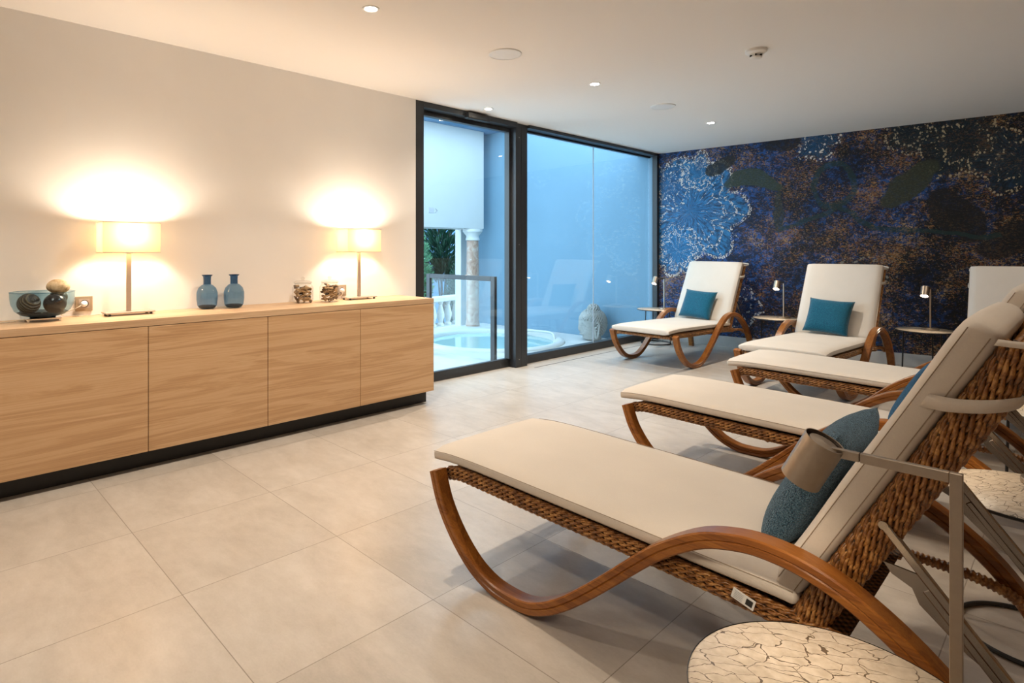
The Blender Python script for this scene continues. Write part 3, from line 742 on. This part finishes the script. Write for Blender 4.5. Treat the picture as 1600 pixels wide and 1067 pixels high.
chipm = []
for k in range(4):
    mb = MB(); L = .022 + .004 * k
    pth = catmull([(-L, 0, 0), (-L * .4, .003 * (k - 1), .006), (L * .3, -.003, .004 * k), (L, .003, -.003)], 4)
    wq = .0085 - .001 * k; tq = .0032 + .0006 * k
    mb.sweep(pth, [(-tq, -wq), (tq * .6, -wq * 1.1), (tq * 1.2, 0), (tq, wq), (-tq * .8, wq * .9)], scale=[.6] + [1] * (len(pth) - 2) + [.5])
    chipm.append(mb)
def jar(x_, y_, label, seed):
    t = thing('glass_jar', label, 'jar', (x_, y_, .80), 0, 'lidded glass jars of driftwood')
    MB().lathe([(.001, .003), (.060, .003), (.068, .010), (.071, .03), (.071, .105), (.062, .122), (.055, .128), (.055, .138)], 40, cap=False).build('body', 'clear_jar', t)
    MB().lathe([(.060, .136), (.062, .141), (.060, .146), (.045, .152), (.012, .156), (.008, .160), (.013, .166), (.014, .172), (.008, .179), (.001, .180)], 36, cap=False).build('lid', 'clear_jar', t)
    MB().tube([(.0575 * math.cos(i * PI / 16), .0575 * math.sin(i * PI / 16), .134) for i in range(32)], .0028, 6, closed=True, up=(0, 0, 1)).build('seal', 'clear_jar', t)
    rnd = random.Random(seed)
    for i in range(46):
        an = rnd.random() * 2 * PI; r_ = .056 * math.sqrt(rnd.random()); k = i % 4
        r_ = min(r_, .052 - .004 * k)
        zz = .012 + .098 * i / 44
        mt = 'driftwood' if i % 3 else 'driftwood_dark'; k = i % 4
        key = 'chip_%d%s' % (k, i % 3 == 0)
        if key not in protos:
            o = chipm[k].build('driftwood_piece', mt); protos[key] = o
        else: o = protos[key].copy(); C.objects.link(o)
        o.location = (x_ + r_ * math.cos(an), y_ + r_ * math.sin(an), .80 + zz); o.rotation_euler = (rnd.uniform(-.7, .7), rnd.uniform(-.7, .7), an + PI / 2 + rnd.uniform(-.5, .5))
        tag(o, 'curled driftwood piece inside the ' + ('left' if seed == 1 else 'right') + ' lidded glass jar', 'driftwood', 'driftwood in the %s jar' % ('left' if seed == 1 else 'right'))
protos = {}
jar(-3.725, 2.02, 'left lidded glass jar filled with driftwood pieces', 1)
jar(-3.68, 2.205, 'right lidded glass jar filled with driftwood, by the lamp', 2)

bw = thing('glass_bowl', 'wide smoky blue glass bowl holding decorative balls', 'bowl', (-3.69, .525, .80))
BP = [(.001, .024), (.06, .023), (.095, .033), (.120, .055), (.135, .09), (.139, .12), (.140, .150)]
MB().lathe(BP, 56, cap=False).build('wall', 'blue_bowl', bw)
MB().lathe([(.001, .018), (.055, .018), (.058, .025), (.09, .0335), (.110, .047), (.10, .052), (.06, .046), (.001, .046)], 56, cap=False).build('thick_bottom', 'bowl_dark', bw)
MB().tube([(.14 * math.cos(i * PI / 24), .14 * math.sin(i * PI / 24), .150) for i in range(48)], .002, 6, closed=True, up=(0, 0, 1)).build('lip', 'blue_bowl', bw)
MB().box(-.05, .05, -.075, .075, .010, .018).box(-.048, -.036, -.073, -.061, 0, .012).box(.036, .048, -.073, -.061, 0, .012).box(-.048, -.036, .061, .073, 0, .012).box(.036, .048, .061, .073, 0, .012).build('chrome_stand', 'chrome', bw, smooth=False, bevel=.002)['label'] = 'polished chrome stand'
def deco(x_, y_, z_, r_, mat, label, sq=(1, 1, 1), noise=0.0, seed=0):
    mb = MB().ball((0, 0, 0), r_, 28, 18, sq)
    rnd = random.Random(seed)
    if noise:
        ks = [(Vector((rnd.gauss(0, 1), rnd.gauss(0, 1), rnd.gauss(0, 1))), rnd.random() * 6) for _ in range(7)]
        mb.v = [tuple(Vector(v) * (1 + noise * sum(math.sin(Vector(v).dot(k) / r_ * 1.6 + ph) for k, ph in ks) / 4)) for v in mb.v]
    o = mb.build('decorative_ball', mat, weld=True); o.location = (x_, y_, z_); tag(o, label, 'decorative ball', 'decorative balls in the bowl'); return o
deco(-3.66, .462, .895, .051, 'ball_ribbed', 'brown ribbed ball at the left inside the blue bowl')
deco(-3.655, .572, .890, .052, 'ball_black', 'shiny black ball at the centre of the blue bowl')
deco(-3.735, .60, .915, .042, 'ball_olive', 'dark olive ball at the back right of the bowl', noise=.04, seed=2)
deco(-3.70, .592, .975, .046, 'ball_stone', 'rough tan stone ball on top of the pile in the bowl', (1.1, 1.15, .86), .10, 5)

# ================================================================== LOUNGER
WID = .38
def build_lounger(label):
    t = thing('sun_lounger', label, 'sun lounger', (0, 0, 0), 0, 'rattan sun loungers')
    edge_pts = [(-.452, .335), (-.41, .225), (-.337, .125), (-.245, .047), (-.15, .008), (-.06, 0), (.02, .008), (.092, .036), (.17, .085), (.25, .15), (.33, .222), (.41, .297), (.47, .35), (.53, .393), (.593, .428), (.658, .447), (.718, .454), (.793, .447), (.867, .424), (.935, .388), (1.0, .341), (1.06, .285), (1.115, .21), (1.16, .12), (1.19, 0.0)]
    P = catmull([(a_, 0, b_) for a_, b_ in edge_pts], 4)
    cen = []
    for i, p in enumerate(P):
        d = (P[min(i + 1, len(P) - 1)] - P[max(i - 1, 0)]).normalized(); cen.append(p + Vector((-d.z, 0, d.x)) * .02)
    cen[-1].z = .0; cen[-1].x = cen[-2].x + .004
    h, b_ = .02, .0275; g = .003
    sec = [(-h, -b_ + .004), (-h + .004, -b_), (-g, -b_), (0, -b_ + g), (g, -b_), (h - .004, -b_), (h, -b_ + .004), (h, b_ - .004), (h - .004, b_), (g, b_), (0, b_ - g), (-g, b_), (-h + .004, b_), (-h, b_ - .004)]
    for s in (-1, 1):
        y_ = s * (WID - b_)
        MB().sweep([(p.x, y_, p.z) for p in cen], sec).build('armrest_leg_frame', 'teak', t, sharp=30)
    # braided rails
    def ropes(mb, path, oa, ob, nr, rope_r=.0033, pitch=.050, step=.0045, upv=(0, 1, 0), jitter=.36):
        pts = resample(path, step); n = len(pts); up = Vector(upv)
        fr_ = []
        for i in range(n):
            tt = (pts[min(i + 1, n - 1)] - pts[max(i - 1, 0)]).normalized(); U = (up - tt * up.dot(tt)).normalized(); fr_.append((U.cross(tt), U))
        for k in range(nr):
            an0 = 2 * PI * k / nr; sgn = 1
            for q in range(2):
                path2 = []; rs = []
                ph = random.random() * 6 if q == 0 else ph
                for i in range(n):
                    N, U = fr_[i]; s_ = i * step
                    ca, cb = math.cos(an0), math.sin(an0)
                    c_ = pts[i] + N * (oa * ca) + U * (ob * cb)
                    w_ = 2 * PI * s_ / pitch * sgn + q * PI + ph
                    tang = N * (-cb) + U * ca; outw = N * ca + U * cb
                    path2.append(c_ + tang * math.cos(w_) * rope_r * 1.15 + outw * math.sin(w_) * rope_r * .8)
                    rs.append(1 + jitter * math.sin(w_ + 1.0))
                mb.tube(path2, rope_r, 6, up=upv, scale=rs)
    seat_path = catmull([(-.425, 0, .318), (-.36, 0, .330), (-.26, 0, .329), (0, 0, .323), (.30, 0, .318), (.52, 0, .312), (.68, 0, .305), (.80, 0, .296), (.87, 0, .288)], 6)
    for s in (-1, 1):
        y_ = s * .302
        pth = [Vector((p.x, y_, p.z)) for p in seat_path]
        mb = MB(); ropes(mb, pth, .021, .014, 10)
        r_ = mb.build('seat_rail', 'wicker', t, sharp=80)
        MB().sweep(pth, [(-.017, -.010), (.017, -.010), (.017, .010), (-.017, .010)]).build('rail_core', 'wicker_core', r_, smooth=False)
        # wrapped rear extension reaching the rear leg
        ext = resample(catmull([(.84, y_, .288), (.93, y_, .285), (1.02, y_, .28), (1.09, s * .305, .262), (1.125, s * .315, .235)], 8), .002)
        MB().tube(ext, .014, 9, scale=[1 + .15 * math.sin(i * 1.05) for i in range(len(ext))]).build('wrapped_rail', 'wicker', t, sharp=80)
    # front and pivot cross bars
    for u_, z_ in ((-.425, .318), (.80, .285), (.25, .300)):
        pth = resample([(u_, -.295, z_), (u_, .295, z_)], .004)
        MB().tube(pth, .014, 8, up=(0, 0, 1), scale=[1 + .18 * math.sin(i * 1.3) for i in range(len(pth))]).build('crossbar', 'wicker', t, sharp=80)
    sp_ = [(p.x, p.z) for p in seat_path]
    mb = MB(); n = len(sp_)
    vs2 = []
    for dz in (.012, .004):
        for (u_, z_) in sp_:
            for y_ in (-.29, .29): vs2.append((u_, y_, z_ + dz))
    fs2 = []
    for i in range(n - 1):
        fs2.append((2 * i, 2 * i + 1, 2 * i + 3, 2 * i + 2)); o2 = 2 * n; fs2.append((o2 + 2 * i, o2 + 2 * i + 2, o2 + 2 * i + 3, o2 + 2 * i + 1))
    mb.add(vs2, fs2).build('seat_panel', 'woven_panel', t)
    # back frame
    A0 = Vector((.811, 0, .402)); D = Vector((.480, 0, .877)); Nn = Vector((-.877, 0, .480))
    def bk(s_, n_, y_=0.0):
        bend = -.9 * max(0, s_ - .66) ** 2
        v = A0 + D * s_ + Nn * (n_ + bend); return Vector((v.x, y_, v.z))
    bp_ = [bk(s_, -.030) for s_ in [-.10 + .03 * i for i in range(27)]]
    for s in (-1, 1):
        pth = [Vector((p.x, s * .292, p.z)) for p in bp_]
        mb = MB(); ropes(mb, pth, .030, .018, 17, .0036, .060, .005)
        r_ = mb.build('back_rail', 'wicker', t, sharp=80)
        MB().sweep(pth, [(-.025, -.014), (.025, -.014), (.025, .014), (-.025, .014)]).build('rail_core', 'wicker_core', r_, smooth=False)
    for s_ in (.64, .05):
        c_ = bk(s_, -.035); pth = [Vector((c_.x, -.285, c_.z)), Vector((c_.x, .285, c_.z))]
        mb = MB(); ropes(mb, pth, .022, .022, 8, .005, .05, .008, upv=(0, 0, 1)); mb.build('back_crossbar', 'wicker', t, sharp=80)
    mb = MB(); vs2 = []; n = len(bp_)
    for dn in (.008, -.002):
        for i, p in enumerate(bp_):
            for y_ in (-.28, .28): vs2.append((p.x + Nn.x * dn, y_, p.z + Nn.z * dn))
    fs2 = []
    for i in range(n - 1):
        fs2.append((2 * i, 2 * i + 1, 2 * i + 3, 2 * i + 2)); o2 = 2 * n; fs2.append((o2 + 2 * i, o2 + 2 * i + 2, o2 + 2 * i + 3, o2 + 2 * i + 1))
    mb.add(vs2, fs2).build('back_panel', 'woven_panel', t)
    # metal ratchet struts
    for s in (-1, 1):
        y_ = s * .318 - s * .006
        a_ = Vector((.945, y_, .588)); e_ = Vector((1.205, y_ - s * .02, .262)); d = (e_ - a_).normalized(); nn = Vector((-d.z, 0, d.x))
        mb = MB()
        mb.sweep([a_, e_], [(-.009, -.007), (.009, -.007), (.009, .007), (-.009, .007)])
        mb.sweep([a_ + d * .13 - nn * .016, a_ + d * .34 - nn * .016], [(-.008, -.0035), (.008, -.0035), (.008, .0035), (-.008, .0035)])
        o = mb.build('support_strut', 'steel_brushed', t, bevel=.003)
        q = MB().lathe([(.009, -.0095), (.009, .0095)], 20).build('pivot_bolt', 'steel_brushed', o); q.rotation_euler = (PI / 2, 0, 0); q.location = a_
        # hooked ratchet plate
        pl = [(.10, -.010), (.06, -.05), (.085, -.052), (.12, -.036), (.15, -.045), (.25, -.030), (.30, -.012)]
        f1 = [a_ + d * p + nn * q2 for p, q2 in pl]
        vs2 = [v + Vector((0, -.0025, 0)) for v in f1] + [v + Vector((0, .0025, 0)) for v in f1]; k = len(f1)
        MB().add(vs2, [tuple(range(k)), tuple(range(2 * k - 1, k - 1, -1))] + [(i, (i + 1) % k, k + (i + 1) % k, k + i) for i in range(k)]).build('ratchet_plate', 'steel_brushed', o, smooth=False)
    # cushions
    def cushion(path, wd, th_, name, ups, soft=.0):
        """path: list of (centre point, normal); rounded slab"""
        n = len(path); mb = MB(); vs2 = []; K2 = 0
        secs = []
        rc = .020
        for i, (p, nn) in enumerate(path):
            e = min(i, n - 1 - i)
            sh_ = [(.40, .012), (.80, .003), (.96, .0)][e] if e < 3 else (1, 0)
            hh = th_ / 2 * sh_[0] * (1 + soft * math.sin(i * .9) * .03); hw = wd / 2 - sh_[1]
            ring = []
            M_ = 14
            for j in range(M_ + 1):       # top from -y to +y
                v = -1 + 2 * j / M_; yy = hw * (v if abs(v) < 1 else v)
                crown = .004 * (1 - v * v)
                edge = 0 if abs(v) < .99 else -rc * .55 * sh_[0]
                ring.append((yy, hh + crown + edge))
            ring += [(hw + .004, hh * .45), (hw + .005, 0), (hw + .004, -hh * .45)]
            for j in range(M_ + 1):
                v = 1 - 2 * j / M_; yy = hw * v; edge = 0 if abs(v) < .99 else rc * .55 * sh_[0]
                ring.append((yy, -hh + edge))
            ring += [(-hw - .004, -hh * .45), (-hw - .005, 0), (-hw - .004, hh * .45)]
            secs.append([Vector((p.x + nn.x * b2, p.y + a2, p.z + nn.z * b2)) for a2, b2 in ring]); K2 = len(ring)
        for sct in secs: vs2 += sct
        fs2 = [(i * K2 + m_, i * K2 + (m_ + 1) % K2, (i + 1) * K2 + (m_ + 1) % K2, (i + 1) * K2 + m_) for i in range(n - 1) for m_ in range(K2)]
        fs2 += [tuple(range(K2 - 1, -1, -1)), tuple((n - 1) * K2 + m_ for m_ in range(K2))]
        o = mb.add(vs2, fs2).build(name, 'cushion_fabric', t, sharp=60)
        for lvl in (.60, -.45):
            for s in (-1, 1):
                pts = [(p.x + nn.x * th_ / 2 * lvl, s * (wd / 2 + .0045), p.z + nn.z * th_ / 2 * lvl) for p, nn in path[2:-2]]
                MB().tube(pts, .0011, 5).build('seam', 'seam_thread', o)
        return o
    sc_pts = catmull([(-.498, 0, .372), (-.486, 0, .374), (-.47, 0, .375), (-.40, 0, .381), (-.26, 0, .383), (0, 0, .378), (.30, 0, .372), (.50, 0, .367), (.66, 0, .364), (.74, 0, .362), (.765, 0, .360), (.78, 0, .359)], 3)
    path = []
    for i, p in enumerate(sc_pts):
        d = (sc_pts[min(i + 1, len(sc_pts) - 1)] - sc_pts[max(i - 1, 0)]).normalized(); path.append((p, Vector((-d.z, 0, d.x))))
    cushion(path, .630, .052, 'seat_cushion', None)
    cw = .038
    ss = [-.065, -.055, -.04] + [-.02 + .05 * i for i in range(13)] + [.62, .645, .667, .679, .685]
    bpnts = [bk(s_, cw) for s_ in ss]; path = []
    for i, p in enumerate(bpnts):
        d = (bpnts[min(i + 1, len(bpnts) - 1)] - bpnts[max(i - 1, 0)]).normalized(); path.append((p, Vector((-d.z, 0, d.x))))
    cushion(path, .618, .072, 'back_cushion', None, 1.0)
    # straps round the back frame
    for s_, hw_ in ((.50, .016), (.665, .007)):
        q0 = bk(s_, .045 if s_ < .6 else .012, 0)
        def hp(dx, dz, y_): return Vector((q0.x + dx, y_, q0.z + dz))
        o_ = [hp(0, 0, -.3145), hp(.05, .0, -.325), hp(.115, .01, -.320), hp(.15, .02, -.25), hp(.135, .03, 0), hp(.15, .02, .25), hp(.115, .01, .320), hp(.05, .0, .325), hp(0, 0, .3145)]
        pp = catmull(o_, 5)
        vs2 = []
        for i, p in enumerate(pp):
            for dd in (-hw_, hw_): vs2.append(p + D * dd)
        n2 = len(pp)
        fs2 = [(2 * i, 2 * i + 1, 2 * i + 3, 2 * i + 2) for i in range(n2 - 1)]
        so = MB().add(vs2, fs2).build('strap', 'cushion_fabric', t, sharp=80); md = so.modifiers.new('thick', 'SOLIDIFY'); md.thickness = .0025
    return t
A = build_lounger('nearest sun lounger in the foreground, with paper care tag')
A.location = (-1.24, 1.438 + WID, 0)
loungers = [
    ((-1.258, 2.80 + WID, 0), 0, 'second sun lounger of the foreground row, behind the nearest one'),
    ((-1.24, 4.15 + WID, 0), 0, 'third sun lounger of the foreground row, farthest from the viewer'),
    ((-3.02, 5.80, 0), math.radians(87.5), 'sun lounger by the window in front of the mural wall'),
    ((-1.63, 5.47, 0), math.radians(88.5), 'middle sun lounger against the mural wall, with teal pillow'),
    ((-.34, 5.52, 0), math.radians(92), 'rightmost sun lounger against the mural wall, half out of frame')]
for loc, rz, lb in loungers: dup(A, loc, rz, lb)
# paper tag on nearest lounger
tg = MB().obox((.667, -.3335, .320), (.026, 0, -.0075), (0, .0006, 0), (.0036, 0, .0125)).build('care_tag', 'tag_white', A, smooth=False)
tg['label'] = 'white paper tag with black square'
MB().obox((.681, -.3345, .316), (.0075, 0, -.0021), (0, .0004, 0), (.0021, 0, .0075)).build('black_square', 'print_black', tg, smooth=False)
for k in range(5):
    MB().obox((.6585 - .0012 * k, -.3345, .3310 - .0040 * k), (.010, 0, -.0029), (0, .0003, 0), (.0002, 0, .0006)).build('print_line', 'print_grey', tg, smooth=False)

# ---- pillows
def pillow_mesh(w_, h_, t_, n=24):
    mb = MB(); vs2 = []
    for sgn in (1, -1):
        for j in range(n + 1):
            for i in range(n + 1):
                a_ = -1 + 2 * i / n; b_ = -1 + 2 * j / n
                k = (max(0, 1 - a_ ** 4) * max(0, 1 - b_ ** 4)) ** .55
                pin = 1 - .07 * (1 - a_ * a_) * abs(b_) ** 3 ; pin2 = 1 - .07 * (1 - b_ * b_) * abs(a_) ** 3
                vs2.append((a_ * w_ / 2 * pin2, b_ * h_ / 2 * pin, sgn * t_ / 2 * k * (1 + .05 * math.sin(a_ * 5 + b_ * 3))))
    fs2 = []; o = (n + 1) ** 2
    for j in range(n):
        for i in range(n):
            q = j * (n + 1) + i; fs2.append((q, q + 1, q + n + 2, q + n + 1)); fs2.append((o + q, o + q + n + 1, o + q + n + 2, o + q + 1))
    return mb.add(vs2, fs2)
def pillow(lou_loc, lou_rz, u_, yo, z_, tilt, mat, label, w_=.37, h_=.35, t_=.12, spin=0.0):
    o = pillow_mesh(w_, h_, t_).build('throw_pillow', mat, weld=True, sharp=80)
    # local: x across lounger, y up the back, z normal
    Mx = Matrix.Translation(Vector(lou_loc)) @ Matrix.Rotation(lou_rz, 4, 'Z') @ Matrix.Translation(Vector((u_, yo, z_)))
    base = Matrix(((0, math.cos(tilt), -math.sin(tilt), 0), (-1, 0, 0, 0), (0, math.sin(tilt), math.cos(tilt), 0), (0, 0, 0, 1)))
    o.matrix_world = Mx @ base @ Matrix.Rotation(spin, 4, 'Z')
    tag(o, label, 'pillow', 'blue throw pillows'); return o
TL = math.radians(62.4)
pillow(A.location, 0, .745, .0, .555, TL, 'boucle', 'fluffy blue pillow on the nearest lounger beside the reading lamp', .40, .38, .11)
pillow(loungers[0][0], 0, .757, .0, .55, TL, 'blue_wool', 'blue pillow on the second lounger, mostly hidden by the first', .36, .33, .085)
pillow(loungers[2][0], loungers[2][1], .735, .03, .555, TL, 'teal_wool', 'teal pillow on the lounger beside the window', .37, .34, .11, -.06)
pillow(loungers[3][0], loungers[3][1], .735, .03, .555, TL, 'teal_wool', 'teal pillow on the middle lounger against the mural', .37, .34, .11, -.06)

# ================================================================== SIDE TABLES AND READING LAMPS
TH = .43
def side_table(loc, label):
    t = thing('side_table', label, 'side table', loc, 0, 'round side tables')
    MB().lathe([(.001, TH), (.221, TH), (.2255, TH - .003), (.2255, TH - .010)], 72, cap=False).build('table_top', 'crackle', t)
    MB().lathe([(.001, TH - .012), (.223, TH - .012), (.227, TH - .009), (.227, TH - .002), (.2255, TH - .001)], 72, cap=False).build('top_edge', 'black_metal', t)
    for k in range(3):
        an = 2 * PI * k / 3 + .5
        MB().tube([(.165 * math.cos(an), .165 * math.sin(an), TH - .011), (.175 * math.cos(an), .175 * math.sin(an), .008)], .006, 10, up=(1, 0, 0)).build('leg', 'black_metal', t)
    MB().tube([(.175 * math.cos(i * PI / 24), .175 * math.sin(i * PI / 24), .008) for i in range(48)], .007, 8, closed=True, up=(0, 0, 1)).build('base_ring', 'black_metal', t)
    return t
def reading_lamp(loc, rz, label):
    """origin at pole foot; arm runs along local -x"""
    t = thing('reading_lamp', label, 'reading lamp', loc, rz, 'metal reading lamps on the side tables')
    MB().lathe([(.001, 0), (.064, 0), (.066, .002), (.066, .016), (.064, .018), (.001, .018)], 48, cap=False).build('base', 'bronze_brushed', t)
    MB().box(-.008, .008, -.006, .006, .018, .391).build('pole', 'bronze_brushed', t, smooth=False, bevel=.001)
    MB().box(-.125, -.008, -.006, .006, .375, .391).build('arm', 'bronze_brushed', t, smooth=False, bevel=.001)
    MB().box(-.172, -.1262, -.0055, .0055, .3755, .3905).build('arm_joint', 'bronze_brushed', t, smooth=False, bevel=.001)
    hd = MB().lathe([(.0305, -.044), (.033, -.044), (.033, .044), (.0315, .044), (.0305, .040)], 48, cap=False)
    # inner faces
    o = hd.build('lamp_head', 'bronze_brushed', t); o.location = (-.198, 0, .360); o.rotation_euler = (0, math.radians(27), 0)
    MB().lathe([(.0306, -.043), (.0306, .043)], 40, cap=False).build('inner_sleeve', 'bronze_dark', o)
    MB().lathe([(.001, .032), (.022, .032), (.024, .034), (.024, .040), (.001, .042)], 32, cap=False).build('cap', 'bronze_brushed', o)
    MB().lathe([(.001, .030), (.0304, .030), (.0304, .034), (.001, .034)], 32, cap=False).build('reflector', 'bronze_dark', o)
    MB().lathe([(.001, -.030), (.022, -.030), (.026, -.020), (.001, -.02)], 24, cap=False).build('light_source', 'led_small', o)
    return t
def lamp_light(loc, rz, power=READ_W):
    d = Matrix.Rotation(rz, 4, 'Z')
    tilt = math.radians(27)
    p = Vector((-.198, 0, .360)) + Vector((-math.sin(tilt), 0, -math.cos(tilt))) * .046
    s = spot('reading_beam', Vector(loc) + (d @ p), power, size=2.4, blend=.6, col=(1, .80, .58), rad=.02)
    s.matrix_world = Matrix.Translation(Vector(loc) + (d @ p)) @ d @ Matrix.Rotation(tilt, 4, 'Y')
tabs = [((-.275, 1.095, 0), 'nearest round crackle-topped side table, in the bottom right corner'),
        ((-.115, 2.46, 0), 'round crackle-topped side table between the first and second foreground loungers'),
        ((-.125, 3.83, 0), 'round crackle-topped side table between the second and third foreground loungers'),
        ((-3.70, 6.86, 0), 'round side table in the corner between window and mural'),
        ((-2.32, 6.90, 0), 'round side table between the two left loungers at the mural'),
        ((-1.03, 6.86, 0), 'round side table between the two right loungers at the mural')]
T0 = side_table(*tabs[0])
for k, (l, lb) in enumerate(tabs[1:]): dup(T0, l, .6 * (k + 1), lb)
lamps = [((-.140, 1.185, TH), 0.0, 'nearest metal reading lamp with tilted head over the foreground lounger'),
         ((-.085, 2.60, TH), 0.0, 'reading lamp base on the table behind the nearest lounger'),
         ((-.085, 3.93, TH), 0.0, 'reading lamp base on the table behind the second lounger'),
         ((-3.62, 6.92, TH), 1.48, 'small lit reading lamp in the corner by the window'),
         ((-2.26, 6.95, TH), 1.56, 'small glowing reading lamp between the two left mural loungers'),
         ((-1.0, 6.90, TH), 1.52, 'small lit reading lamp between the two right mural loungers')]
R0 = reading_lamp(*lamps[0])
for l, rz, lb in lamps[1:]: dup(R0, l, rz, lb)
for l, rz, lb in lamps: lamp_light(l, rz)
